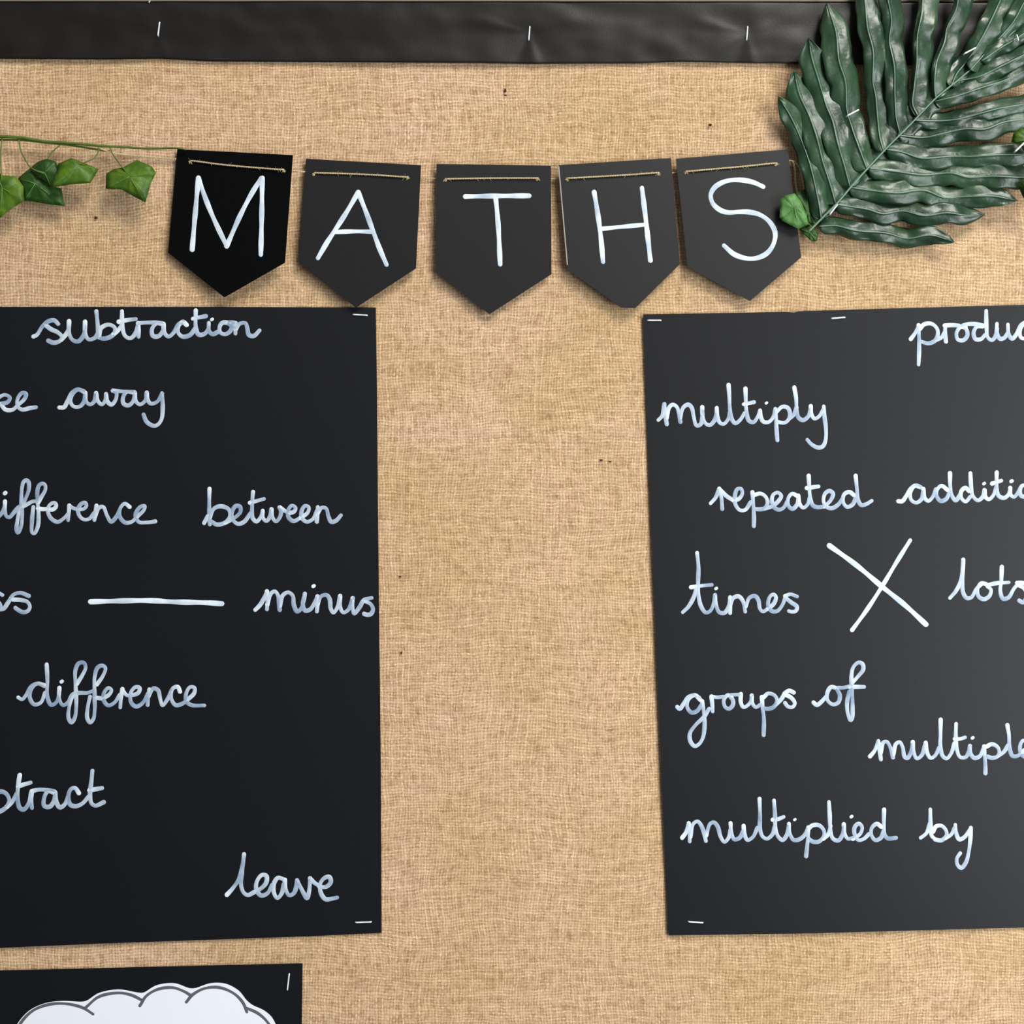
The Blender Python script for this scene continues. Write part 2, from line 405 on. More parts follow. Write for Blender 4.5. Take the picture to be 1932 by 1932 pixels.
W('minus', (*Z4, "538,535 582,490 618,430 645,368; 645,366 650,450 645,530; 648,490 675,395 715,365 745,400 755,470 762,535; 762,505 788,405 838,375 880,405 890,485 920,550 955,525 982,450 990,388;"
  "990,388 972,480 992,540 1040,530 1080,465 1105,412; w8 1070,318; 1105,412 1106,480 1100,550; 1105,495 1138,412 1190,400 1218,440 1226,520 1250,560 1290,505 1312,410;"
  "1312,408 1310,500 1340,558 1385,535 1422,450 1428,428; 1426,428 1424,500 1440,568 1488,512 1530,445 1600,426; 1530,452 1590,482 1612,530 1592,572 1560,580 1530,570"), width=8.0)
W('difference again', (*Z3, "165,1332 200,1350 235,1315 285,1235 345,1206 405,1232; 402,1220 340,1206 290,1250 270,1330 310,1395 370,1380 410,1290; 425,1032 432,1180 430,1320 465,1400 510,1380 538,1300 541,1245;"
  "541,1245 540,1345 572,1403 620,1378 658,1310 705,1285; w8 562,1188; 700,1210 750,1130 780,1060 765,1018 720,1020 688,1080 690,1250 695,1400 680,1520 650,1560 625,1520 632,1410 672,1305 720,1292 800,1290 850,1272;"
  "882,1215 938,1135 960,1065 932,1042 888,1062 862,1150 862,1300 862,1450 850,1530 820,1560 795,1520 800,1420 820,1325; 870,1335 930,1342;"
  "930,1342 990,1310 1015,1265 988,1245 948,1290 945,1360 985,1405 1040,1382 1090,1310; 1115,1255 1102,1340 1095,1425; 1115,1265 1155,1312 1198,1315;"
  "1195,1315 1258,1292 1272,1245 1235,1238 1192,1288 1195,1378 1240,1415 1300,1382 1345,1300; 1360,1258 1352,1320 1345,1402; 1355,1325 1395,1252 1438,1265 1460,1345 1480,1405 1530,1342 1565,1265;"
  "1640,1280 1620,1236 1575,1250 1560,1340 1600,1402 1660,1390 1700,1360; 1700,1360 1768,1295 1772,1245 1732,1238 1695,1300 1700,1370 1745,1402 1862,1406"), width=7.6)
W('subtract', (*Z5, "-420,620 -370,520 -340,450 -290,480; -370,490 -310,530 -300,590 -350,630 -400,610; -290,450 -290,570 -250,620 -200,560 -190,450; -190,450 -185,580 -150,620 -90,560;"
  "-60,250 -70,560 -50,640 0,632 60,590 84,530 55,470 0,452 -50,500; 60,592 110,545 150,470; 180,302 165,400 160,520 180,600 215,615 258,565 285,460; 165,405 200,392 280,370; 290,448 285,520 290,600;"
  "290,448 350,434 430,438 492,450; 490,460 440,448 408,490 402,580 450,590 488,545 502,475; 505,458 512,540 545,595 588,570 622,490;"
  "718,465 685,420 645,430 622,500 640,570 690,585 750,560 805,500; 842,262 830,380 820,480 835,560 870,580 945,548; 815,440 870,430 930,420"), width=8.4)
W('leave', (*Z6, "280,755 330,700 390,610 425,480 436,385; 436,385 416,560 408,650 430,730 470,757 530,730; 530,730 600,690 640,640 640,582 600,574 555,630 548,700 590,760 648,742 692,665;"
  "790,610 745,600 708,655 710,740 740,785 778,745 800,660; 808,618 815,700 848,760 890,740 915,675 920,622; 920,622 950,682 985,750 1010,785 1030,720 1038,605;"
  "1038,605 1072,640 1118,672; 1118,680 1185,682 1226,640 1215,592 1172,600 1130,655 1138,740 1180,795 1240,790 1285,780"), width=8.2)

# ------------------------------------------------------------------ right sheet
def dr(x, y): return .0030+.0006*math.sin(x*.005)*math.sin(y*.004+1)
sheet2 = thing('word_sheet', at(1650, 1200, .002), 'tall black paper sheet of multiplication words in white handwriting, right of the burlap gap', 'sheet of paper', 'black word sheets')
patch('card', [(1213.3,593),(1485,588.5),(1500,590),(1508,587),(1932,575),(2350,563)], [(1261.5,1765),(1532,1761),(1932,1750),(2350,1740)],
      [(1213.3,593),(1220,767),(1227,960),(1233,1080),(1245.5,1400),(1261.5,1765)], [(2350,563),(2350,1740)], dr, M['sheet'], sheet2, n=120)
G1 = (1200,560,4.83); G2 = (1532,560,4.83); G3 = (1300,840,4.83); G4 = (1532,840,4.83); G5 = (1230,1000,4.83)
G6 = (1230,1180,4.83); G7 = (1532,1180,4.83); G8 = (1230,1440,4.83); G9 = (1532,1440,4.83)
W = lambda txt, *parts, **kw: write('handwritten_word', parts, dr, sheet2, 'white handwritten word '+txt, **kw)
W('multiply', (*G1, "202,1124 238,1085 258,978; 258,976 265,1060 280,1162; 280,1105 298,1015 332,982 370,1002 390,1060 404,1140; 404,1105 428,1012 475,982 508,1012 525,1090 550,1172 585,1165 605,1090 603,1010;"
  "603,1005 605,1080 630,1150 670,1170 712,1130 735,1060 735,1015; 735,1012 740,1090 765,1148 800,1158 840,1112 856,1050; 843,802 850,900 856,1030 875,1120 905,1152 950,1120 988,1060;"
  "997,836 1000,930 1008,1060 1030,1130 1070,1142 1110,1090 1130,1036; 980,980 1075,960; 1130,1036 1136,1090 1160,1138 1210,1140 1250,1095 1270,1022; w6 1188,968;"
  "1270,1022 1276,1100 1280,1200 1288,1308; 1285,1045 1330,1003 1380,1010 1402,1060 1390,1118 1350,1148 1290,1140; 1385,1122 1440,1070 1462,1010; 1442,826 1458,920 1464,1030 1480,1100 1520,1124 1568,1090 1590,1012;"
  "1592,996 1595,1060 1625,1110 1665,1092 1708,1025; 1710,998 1716,1080 1730,1200 1726,1310 1702,1362 1660,1374 1600,1345 1560,1302"), base=.6)
W('product', (*G2, "900,385 940,330 970,268; 971,258 976,400 976,500 971,618; 985,292 1020,252 1090,246 1140,292 1145,350 1120,400 1060,424 985,405; 1118,402 1180,370 1212,320; 1213,268 1214,340 1221,408;"
  "1208,262 1270,258 1340,262; 1400,280 1350,278 1316,335 1330,390 1380,395 1416,350 1405,295 1365,268 1400,252 1480,248 1562,262; 1555,272 1500,275 1472,330 1490,385 1540,385 1578,345;"
  "1587,128 1590,280 1602,370 1640,395 1678,345 1685,290; 1685,245 1686,330 1712,382 1750,375 1783,330; 1785,252 1792,340 1822,382 1860,345 1900,260 1940,232; 1965,255 1925,250 1893,310 1905,372 1950,380 2010,330;"
  "2050,110 2050,300 2075,370 2120,360; 2010,180 2100,170"), base=.66)
W('repeated', (*G3, "196,530 240,480 275,400; 275,396 295,480 302,582; 285,408 340,462 402,502; 402,502 452,490 485,440 475,398 440,400 420,450 420,530 460,590 510,590 562,520; 577,428 585,540 591,640 590,738;"
  "600,452 650,440 698,470 715,530 690,574 640,584 600,580; 690,580 760,555 820,502 840,462 810,432 768,450 755,510 780,570 820,588 860,570 892,515; 985,462 940,442 905,480 905,550 940,580 985,540 995,478;"
  "995,460 1006,530 1040,570 1080,540 1102,470; 1090,278 1095,380 1105,480 1130,550 1170,565 1230,560; 1072,390 1180,376; 1230,562 1290,502 1312,442 1280,416 1240,440 1225,510 1250,560 1300,574 1360,540 1400,480;"
  "1502,455 1460,426 1412,450 1405,520 1440,562 1490,540 1522,470; 1518,278 1530,400 1540,500 1570,545 1612,538 1665,506"), base=.6)
W('addition', (*G4, "786,510 822,510 860,460 900,392 950,366 992,385; 990,385 935,370 895,430 905,500 950,524 1000,488 1015,415; 1015,398 1026,480 1060,508 1100,470 1128,402; 1235,408 1180,370 1142,402 1135,460 1172,508 1222,490 1252,430;"
  "1257,254 1260,380 1275,460 1310,503 1350,450; 1432,420 1398,388 1360,420 1360,480 1400,514 1442,470; 1443,254 1450,380 1465,460 1510,503 1556,470 1572,408; 1572,408 1580,470 1610,494 1650,460 1680,380; w7 1568,350;"
  "1683,248 1683,380 1700,460 1750,480 1790,450 1806,388; 1640,350 1725,323; 1806,388 1810,450 1840,472 1878,430 1900,390; w8 1818,328;"
  "1960,370 1915,368 1895,410 1905,460 1950,465 1985,410 1960,370 2040,370; 2040,370 2040,460; 2045,420 2085,370 2120,400 2130,460 2180,440"), base=.66)
write('multiplication_sign', [(*G4, "w9.6 158,915 400,1090 640,1290 850,1460 1038,1633; w8 895,866 780,1050 635,1292 500,1500 365,1685")], dr, sheet2, 'large white multiplication cross', base=1.0)
W('times', (*G5, "280,750 335,695 385,600 405,520; 411,208 424,340 420,500 428,620 450,700 490,752 530,738 566,660 575,595; w7.5 355,522 450,508 545,500; 575,592 585,680 612,748 660,755 698,700 712,615;"
  "w7 585,533; 712,612 712,758; 714,690 740,620 790,605 830,650 850,745; 855,700 888,618 940,602 970,640 985,718 1010,743 1050,722; 1050,722 1110,672 1130,612 1108,586 1072,612 1060,690 1092,738 1142,738 1190,680 1215,615;"
  "1212,602 1262,586 1322,606; 1215,618 1270,660 1322,700 1310,738 1272,745 1246,738"), base=.58)
W('lots', (*G4, "1256,1393 1310,1330 1355,1240 1378,1044; 1378,1042 1372,1240 1376,1340 1410,1393 1450,1388 1498,1310 1550,1258; 1585,1265 1540,1258 1508,1310 1520,1380 1570,1403 1618,1372 1630,1315 1595,1282 1640,1265 1700,1255;"
  "1730,1108 1725,1230 1716,1330 1740,1398 1790,1388 1838,1310 1880,1260; w7 1690,1257 1795,1250; 1868,1255 1925,1256 1960,1275; 1872,1268 1935,1310 1955,1370 1925,1432 1888,1416"), base=.66)
W('groups', (*G6, "230,742 252,760 290,712 330,652 380,636 432,660; 442,680 392,636 336,670 320,740 360,794 410,780 450,725; 457,690 474,800 480,900 465,1020 430,1080 390,1100 352,1060 346,985 400,905 470,838 520,760;"
  "542,648 550,720 553,785; 540,646 590,655 650,650; 725,650 690,636 655,680 665,740 700,760 735,730 737,680 710,640 800,630; 810,625 810,700 832,745 870,730 903,690 911,640; 910,638 916,710 945,745 990,722;"
  "1001,652 1010,760 1020,850 1018,1000; 1018,655 1060,620 1120,640 1140,690 1110,742 1060,760 1022,756; 1118,735 1180,670 1212,615; 1205,622 1250,595 1292,612; 1210,628 1270,660 1302,710 1280,745 1240,740 1212,706"), base=.55)
W('of', (*G6, "1472,702 1502,725 1550,690 1592,640; 1685,572 1632,562 1600,610 1600,680 1648,720 1698,702 1712,635 1685,572 1740,568 1800,556"),
  (*G7, "366,525 430,452 466,402 460,352 424,338 378,378 360,450 364,600 370,750 365,845 352,866 326,800 320,700 340,600; 342,560 475,560"), base=.6)
W('multiple', (*G7, "528,1194 570,1142 603,1055; 605,1052 614,1120 628,1222; 626,1160 650,1066 682,1060 712,1110 738,1203; 740,1178 765,1080 800,1064 826,1110 845,1198 870,1208 903,1150 918,1064;"
  "918,1062 925,1150 955,1213 1000,1182 1033,1080; 1036,1068 1046,1150 1080,1208 1120,1188 1158,1115; 1172,858 1171,1000 1170,1110 1190,1188 1225,1213 1265,1170 1298,1075;"
  "1313,896 1310,1020 1320,1130 1350,1200 1400,1200 1430,1150 1440,1098; 1300,1035 1350,1034 1395,1020; 1438,1095 1446,1170 1480,1208 1530,1190 1563,1115; w7 1463,1025; 1568,1102 1575,1200 1580,1280 1580,1348;"
  "1590,1104 1640,1082 1690,1108 1706,1150 1690,1193 1640,1208 1602,1196; 1688,1196 1750,1150 1785,1095; 1780,908 1795,1000 1800,1110 1826,1188 1870,1190 1910,1160; 1910,1160 1960,1110 1960,1060 1922,1050 1896,1100 1906,1170 1950,1200 2020,1180"), base=.62)
W('multiplied', (*G8, "275,680 310,630 333,548; 335,546 346,620 344,714; 350,670 375,555 415,530 450,570 475,640 492,710; 495,660 530,552 566,540 600,580 625,668 660,718 698,680 716,610; 716,546 722,620 750,694 798,680 828,625;"
  "835,570 842,640 870,700 920,672 960,590; 980,324 985,470 985,600 1010,670 1050,688 1100,645 1122,570; 1112,338 1120,450 1126,590 1150,668 1190,700 1228,655 1246,570; 1100,515 1150,509 1200,489;"
  "1248,552 1256,640 1290,698 1340,695 1390,655 1420,595; w6 1302,514; 1425,585 1420,700 1412,780 1405,848; 1426,600 1460,568 1520,565 1565,610 1565,668 1520,714 1465,714 1422,682; 1560,690 1610,642 1628,570;"
  "1613,352 1620,470 1626,600 1650,688 1700,703 1738,645 1748,565; 1748,556 1756,640 1785,688 1835,680; w7 1818,487"),
  (*G9, "372,690 440,642 456,582 426,550 390,580 386,640 420,700 470,690 520,645; 632,580 590,552 545,590 540,650 575,700 625,682 655,610; 657,422 655,560 662,650 690,684 765,680"), base=.6)
W('by', (*G9, "990,680 1040,640 1075,550; 1078,420 1080,540 1090,660 1125,695; 1102,625 1130,576 1180,570 1220,610 1225,660 1180,702 1120,695; 1215,685 1268,650 1298,590; 1305,560 1312,630 1342,694 1390,672 1438,605;"
  "1447,588 1442,700 1426,820 1400,910 1360,954 1326,925 1320,870 1350,820"), base=.7)

# ------------------------------------------------------------------ cloud card, bottom left
def dc(x, y): return .0030
cloud = thing('cloud_card', at(250, 2000, .002), 'black paper mount carrying a white cloud-shaped cutout, below the subtraction sheet', 'card')
patch('mount_sheet', [(-420,1840.5),(0,1831),(571,1817.5)], [(-420,2330),(566,2330)], [(-420,1840.5),(-420,2330)], [(571,1817.5),(569.5,1932),(566,2330)], dc, M['sheet'], cloud, n=8, m=8, label='black mount sheet')
CZ = 3.22
def cz(p): return (p[0]/CZ, 1782+p[1]/CZ)
outer = [(60,600),(105,483),(180,400),(280,355),(380,343),(500,347),(528,340),(600,295),(720,273),(840,292),(872,292),(950,248),(1060,235),(1150,265),(1185,265),(1280,235),(1370,238),(1450,280),(1500,340),(1535,368),(1600,398),(1650,440),(1690,520),(1720,600),(1700,720),(1740,850),(1650,1000),(1480,1070),(1300,1040),(1150,1120),(950,1140),(780,1070),(600,1130),(400,1100),(280,990),(120,950),(40,820),(80,700)]
loop = spline([Vector(p) for p in outer+[outer[0]]], 14)[:-1]
V = []; n = len(loop)
for dd in (.0034+.0006, .0034):
    for p in loop: x, y = cz(p); V.append(at(x, y, dd))
F = [tuple(range(n))[::-1], tuple(range(n, 2*n))]+[(i, (i+1)%n, n+(i+1)%n, n+i) for i in range(n)]
cut = link('cloud_cutout', V, F, M['white'], cloud, label='white cloud-shaped cutout')
bm = bmesh.new(); bm.from_mesh(cut.data); bmesh.ops.recalc_face_normals(bm, faces=bm.faces); bmesh.ops.triangulate(bm, faces=[q for q in bm.faces if len(q.verts) > 4]); bm.to_mesh(cut.data); bm.free()
ol = write('printed_outline', [(0,1782,CZ, "75,600 122,483 200,402 300,364 400,360 500,383 566,423; 522,382 600,318 720,294 800,308 862,338; 850,372 890,312 960,272 1050,262 1120,286 1160,310;"
   "1132,350 1170,306 1240,268 1330,261 1420,297 1475,352 1500,410; 1495,385 1570,420 1630,478 1680,580 1690,640; 1660,660 1700,760 1700,880 1620,990 1480,1040 1380,1020; 1400,980 1300,1020 1150,1090 950,1110 800,1050; 830,1010 700,1080 560,1100 400,1070 310,970; 330,930 200,950 100,890 70,780 120,690; 160,720 90,680 75,600")],
   lambda x, y: .0041, cut, 'grey printed cloud outline', width=5.6, mat=M['grey'], dome=.00004)

# ------------------------------------------------------------------ frieze border
PIN = [(299,54), (998,62), (1409,62), (285,1)]
def db(x, y):
    v = (118-y)/118
    h = .0032+.0006*math.sin(x*.009+.7)*(1-v)+.0010*noise.noise(Vector((x*.006, y*.02, 2)))+.0006*noise.noise(Vector((x*.02, y*.03, 5)))
    for k, (px, py) in enumerate(PIN[:3]):
        dx, dy = x-px, y-py; r = math.hypot(dx, dy)
        if r < 260:
            an = math.atan2(dy, dx)
            amp = (.15, .45, .42)[k]
            h -= .0013*amp*math.exp(-(r/22)**2)
            h += .0016*amp*math.exp(-((an-2.55)/.26)**2)*math.exp(-((r-85)/70)**2)
            h -= .0013*amp*math.exp(-((an-1.95)/.22)**2)*math.exp(-((r-60)/50)**2)
            h += .0012*amp*math.exp(-((an-1.35)/.20)**2)*math.exp(-((r-60)/50)**2)
            h += .0012*amp*math.exp(-((an+2.9)/.14)**2)*math.exp(-((r-80)/60)**2)
            h += .0008*amp*math.exp(-((an+.35)/.2)**2)*math.exp(-((r-70)/60)**2)
    return max(h, .0022)
top = [(-1200, 1.0), (200, 1.0), (900, 2.5), (1932, 3.8), (3100, 5)]
bot = [(-1200, 110), (0, 110.5), (120, 111.5), (200, 112), (300, 110.5), (400, 116), (600, 117), (800, 118), (900, 118.5), (1000, 120.5), (1200, 119.5), (1280, 116.5), (1380, 118), (1500, 120), (1600, 121), (1932, 124), (3100, 128)]
def bpatch():
    V = []; F = []; n, m = 860, 26
    def yy(poly, x):
        for a, b in zip(poly, poly[1:]):
            if a[0] <= x <= b[0]: return a[1]+(b[1]-a[1])*(x-a[0])/(b[0]-a[0])
        return poly[-1][1]
    for j in range(m+1):
        for i in range(n+1):
            x = -1150+(3060+1150)*i/n; y0 = yy(top, x); y1 = yy(bot, x)
            y = y0+(y1-y0)*j/m; V.append(at(x, y, db(x, y)))
    for j in range(m):
        for i in range(n):
            a = j*(n+1)+i; F.append((a, a+n+1, a+n+2, a+1))
    o = link('border_strip', V, F, M['border'], smooth=True)
    md = o.modifiers.new('solid', 'SOLIDIFY'); md.thickness = .0003; md.offset = -1
    tag(o, 'creased black paper border strip stapled along the top of the board', 'border')
bpatch()

# ------------------------------------------------------------------ staples
def staple(x0, y0, x1, y1, d, label, r=.0007):
    a = at(x0, y0, d+.0007); b = at(x1, y1, d+.0007)
    into = Vector((0, .0035, 0))
    path = spline([tuple(a+into), tuple(a+Vector((0,.0006,0))), tuple(a.lerp(b,.04)), tuple(a.lerp(b,.5)), tuple(a.lerp(b,.96)), tuple(b+Vector((0,.0006,0))), tuple(b+into)], .0006)
    V, F = tube(path, r, 6)
    c = (a+b)/2
    o = link('staple', [p-c for p in V], F, M['staple'], smooth=True); o.location = c
    tag(o, label, 'staple', 'staples holding the display')
staple(301,42,298,67, db(299,54), 'upright silver staple in the black border above the pennant M')
staple(999.5,50,997.5,75, db(998,62), 'upright silver staple in the black border above the pennant T')
staple(1410.5,50,1408.5,75, db(1409,62), 'upright silver staple in the black border above the pennant S')
staple(288,-6,281,4, db(285,3), 'silver staple cut by the top of the photo, above the leftmost border staple')
staple(666,593.5,692.5,595, dl(680,594), 'silver staple in the top right corner of the subtraction sheet')
staple(671,1740.5,700,1739.5, dl(690,1740), 'silver staple in the bottom right corner of the subtraction sheet')
staple(1222,604.5,1247,604.5, dr(1234,604), 'silver staple in the top left corner of the multiplication sheet')
staple(1569,601,1594,598.8, dr(1580,600), 'silver staple on the top edge of the multiplication sheet, left of the word product', .0008)
staple(1299,1739,1326,1741, dr(1312,1740), 'silver staple in the bottom left corner of the multiplication sheet')
staple(545.5,1838,542,1868, dc(0,0), 'upright silver staple in the corner of the cloud card')

# ------------------------------------------------------------------ pennants
def plane(cx, cy, d0, ax, ay, curl=0.0):
    return lambda x, y: d0+ax*(x-cx)*S+ay*(y-cy)*S+curl*((x-cx)/110)**2
def pennant(letter, poly, holes, fn, org, strokes, lab, edge=None, mat='flag'):
    c = at(sum(p[0] for p in poly)/len(poly), sum(p[1] for p in poly)/len(poly), .004)
    root = thing('pennant', c, lab, 'pennant', 'letter pennants of the bunting')
    th = .0005
    # subdivide the outline and fill so the card can follow its depth function
    xs0 = min(p[0] for p in poly); n = 16
    TL, TR, RL, LL = poly[0], poly[1], poly[2], poly[-1]
    tips = poly[3:-1]
    V = []; F = []
    rows = []
    def lerp(a, b, t): return (a[0]+(b[0]-a[0])*t, a[1]+(b[1]-a[1])*t)
    for j in range(13): rows.append((lerp(TL, LL, j/12), lerp(TR, RL, j/12)))
    tl, tr = tips[-1], tips[0]
    if len(tips) == 1: tl = lerp(tips[0], LL, .012); tr = lerp(tips[0], RL, .012)
    for j in range(1, 9): rows.append((lerp(LL, tl, j/8), lerp(RL, tr, j/8)))
    for off in (0, th):
        for a, b in rows:
            for i in range(n+1):
                q = lerp(a, b, i/n); p = at(q[0], q[1], fn(*q)); p.y += off; V.append(p)
    R = len(rows); N = R*(n+1)
    for j in range(R-1):
        for i in range(n):
            a = j*(n+1)+i; F.append((a, a+n+1, a+n+2, a+1)); F.append((N+a, N+a+1, N+a+n+2, N+a+n+1))
    for i in range(n):
        F.append((i, i+1, N+i+1, N+i)); a = (R-1)*(n+1)+i; F.append((a+1, a, N+a, N+a+1))
    for j in range(R-1):
        a = j*(n+1); F.append((a+n+1, a, N+a, N+a+n+1)); a += n; F.append((a, a+n+1, N+a+n+1, N+a))
    link('card', V, F, M[mat], root)
    write('painted_letter', [(org, 260, 5.52, strokes)], fn, root, 'white painted capital letter '+letter, width=9.2, base=.86)
    if edge:
        V, F = tube([at(x, y, fn(x, y)+.0001) for x, y in (lerp(edge[0], edge[1], k/10) for k in range(11))], .0005, 5)
        link('cut_edge', V, F, M['cardedge'], root, label='cut edge of the card, painted pale as if lit')
    return root
fM = plane(435, 400, .0092, .085, .030); fA = plane(680, 420, .0066, .004, .030, .0003)
fT = plane(930, 430, .0062, -.010, .022, .0003); fH = plane(1170, 420, .0076, -.035, .030); fS = plane(1400, 410, .0072, -.020, .032)
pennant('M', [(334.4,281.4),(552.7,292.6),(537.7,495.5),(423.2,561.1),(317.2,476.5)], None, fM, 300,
  "345,1165 372,850 410,418; 410,418 480,620 560,820 705,1128; 705,1128 850,800 960,590 1065,418; 1075,420 1070,800 1060,1218", 'black paper pennant with a white letter M, leftmost of the bunting', mat='flag_shade')
pennant('A', [(577.1,299.5),(794.5,311.6),(784.9,506.4),(671.3,580.5),(563.6,495.5)], None, fA, 540,
  "750,568 625,780 500,975 425,1090 330,1253; 750,568 830,770 900,960 975,1160 1045,1322; w8 505,982 700,975 890,978", 'black paper pennant with a white letter A, second from the left')
pennant('T', [(823.6,309.3),(1039.5,312.5),(1040.6,517.2),(923.2,593),(822.6,513.6)], None, fT, 800,
  "430,612 750,606 1095,604; 745,612 772,900 793,1318", 'black paper pennant with a white letter T, middle one of the bunting')
pennant('H', [(1053.5,311.6),(1265.9,298),(1282.7,498.2),(1198.5,581.6),(1172.2,580.7),(1070.8,508.2)], None, fH, 1030,
  "502,566 535,760 570,1020 595,1293; 1000,522 1040,850 1088,1278; w8 580,948 800,926 1025,905", 'black paper pennant with a white letter H and a clipped tip', edge=((1054,314),(1070.3,500)))
pennant('S', [(1275.3,299.5),(1486.3,281.7),(1511.7,485.5),(1414.8,568),(1297,503.7)], None, fS, 1230,
  "1160,510 1050,462 900,438 760,455 655,515 612,595 635,685 715,755 800,778 900,772 1000,772 1120,800 1220,870 1282,980 1268,1100 1200,1200 1100,1250 1000,1258 860,1215 750,1122", 'black paper pennant with a white letter S, rightmost of the bunting')

# twine threaded through the pennants
segs = [((358.9,303.5),(535.5,319.8),fM), ((592.5,326.1),(769.7,333.9),fA), ((839.9,337.5),(1015.2,336.1),fT), ((1069.5,336.1),(1243.4,326.1),fH), ((1294.3,323),(1465.1,308),fS)]
pts = [at(188,280,.012), at(215,289,.009), at(270,295,.006), at(331,300,.0032), at(347,302,.0032)]
ends = []
for (a, b, fn), sag in zip(segs, (1.5,-1,-.5,.5,.5)):
    da, dbb = fn(*a), fn(*b)
    pts += [at(a[0]-1.5, a[1], da-.002), at(a[0]+.5, a[1], da+.0006), at(a[0]+5, a[1], da+.0012)]
    for t in (.33, .66):
        x = a[0]+(b[0]-a[0])*t; y = a[1]+(b[1]-a[1])*t+sag; pts.append(at(x, y, fn(x, y)+.0013))
    pts += [at(b[0]-5, b[1], dbb+.0012), at(b[0]-.5, b[1], dbb+.0006), at(b[0]+1.5, b[1]+.3, dbb-.002), at(b[0]+12, b[1]+1.5, dbb-.0028)]
    ends += [(a, da), (b, dbb)]
pts += [at(1490,303,.004), at(1496,304,.004)]
path = spline([tuple(p) for p in pts], .0007)
def ply(path, r, off, turns, V, F):
    for ph in (0, math.pi):
        q = []
        L = 0
        for i, p in enumerate(path):
            if i: L += (path[i]-path[i-1]).length
            t = (path[min(i+1,len(path)-1)]-path[max(i-1,0)]).normalized()
            a = t.cross(Vector((0,1,0)));
            if a.length < .05: a = t.cross(Vector((0,0,1)))
            a.normalize(); b = t.cross(a); an = ph+L*turns
            q.append(p+a*(off*math.cos(an))+b*(off*math.sin(an)))
        tube(q, r, 6, V, F)
tw = thing('twine', at(900, 330, .004), 'thin jute twine threaded through the slots of the five letter pennants', 'string')
V, F = [], []; ply(path, .00046, .00034, 1500, V, F); link('cord', V, F, M['twine'], tw, smooth=True)
V, F = [], []
for d0, dx in ((0, 0), (1, 14)):
    q = spline([tuple(at(1496+dx*.2,304,.004)), tuple(at(1500+dx*.7,318,.0045)), tuple(at(1501+dx,340,.004)), tuple(at(1505+dx,366,.0035)), tuple(at(1511+dx,392,.003))], .0007)
    ply(q, .0007, .0005, 1200, V, F)
link('loose_end', V, F, M['twine'], tw, smooth=True, label='loose ends of twine hanging beside the pennant S')
V, F = [], []
for (p, dd) in ends:
    for k in range(9):
        a = at(p[0]+random.uniform(-3,3), p[1]+1, dd+.0006); b = at(p[0]+random.uniform(-4,4), p[1]+random.uniform(3,6.5), dd+.0009)
        tube([a, a.lerp(b,.5)+Vector((random.uniform(-.0006,.0006),-.0005,0)), b], .00016, 4, V, F)
for i in range(160):
    p = random.choice(path[60:]); q = p+Vector((random.uniform(-.003,.003), -.0006, random.uniform(-.0032,.0026)))
    tube([p, p.lerp(q,.5)+Vector((0,-.0004,0)), q], .00007, 3, V, F)
o = link('frayed_fibres', V, F, M['twine'], tw, label='fine fibres fraying from the twine'); o['kind'] = 'stuff'

# ------------------------------------------------------------------ ivy
def leaf(outline, org, zoom, centre, depth, mat, parent, tilt=(0,0), cup=.003, fold=None, rib_tips=None, name='leaf', label=None):
    P = [(org[0]+x/zoom, org[1]+y/zoom) for x, y in outline]; c = (org[0]+centre[0]/zoom, org[1]+centre[1]/zoom)
    # densify the outline a little so the edge curves
    Q = []
    for i in range(len(P)):
        a, b = P[i], P[(i+1)%len(P)]
        for k in range(3):
            t = k/3; mx = a[0]+(b[0]-a[0])*t; my = a[1]+(b[1]-a[1])*t
            bul = 1+.0*math.sin(math.pi*t); Q.append((c[0]+(mx-c[0])*bul, c[1]+(my-c[1])*bul))
    def dep(x, y, rr):
        d = depth+tilt[0]*(x-c[0])*S+tilt[1]*(y-c[1])*S-cup*rr*rr+.0012*math.sin(x*.13)*math.cos(y*.11)
        return max(d, .0035)
    n = len(Q); V = [at(c[0], c[1], dep(c[0], c[1], 0))]; F = []
    rings = (.25,.5,.75,1.0)
    for r in rings:
        for i, q in enumerate(Q):
            x = c[0]+(q[0]-c[0])*r; y = c[1]+(q[1]-c[1])*r
            ridge = .0011*math.cos(2*math.pi*i/3)*r*(1-.3*r)
            V.append(at(x, y, dep(x, y, r)+ridge))
    for i in range(n): F.append((0, 1+(i+1)%n, 1+i))
    for k in range(len(rings)-1):
        for i in range(n):
            a = 1+k*n+i; b = 1+k*n+(i+1)%n; F.append((a, b, b+n, a+n))
    o = link(name, V, F, mat, parent, smooth=True, label=label)
    md = o.modifiers.new('solid', 'SOLIDIFY'); md.thickness = .0004; md.offset = 0
    V, F = [], []
    rr_ = [math.dist(c, P[i]) for i in range(len(P))]
    for i in range(len(P)):
        if rr_[i] < max(rr_[i-1], rr_[(i+1) % len(P)])*.999: continue
        tip = P[i]
        q = []
        for k in range(7):
            r = k/6*.86; x = c[0]+(tip[0]-c[0])*r; y = c[1]+(tip[1]-c[1])*r
            q.append(at(x, y, dep(x, y, r)+.0011*r*(1-.3*r)+.00012))
        tube(q, lambda t: .00042*(1-.75*t), 4, V, F)
    link('veins', V, F, M['vein'], o, smooth=True, label='pale radiating veins')
    return o
def stemtube(name, pts, rad, parent, label=None):
    q = spline([tuple(at(*p)) for p in pts], .0015)
    V, F = tube(q, rad, 7); return link(name, V, F, M['stem'], parent, smooth=True, label=label)
LZ, LO = 4.83, (0, 220)
def g(x, y, d): return (x/LZ, 220+y/LZ, d)
ivy = thing('ivy_garland', at(100, 290, .01), 'artificial green ivy garland running in from the left to the pennant M', 'ivy')
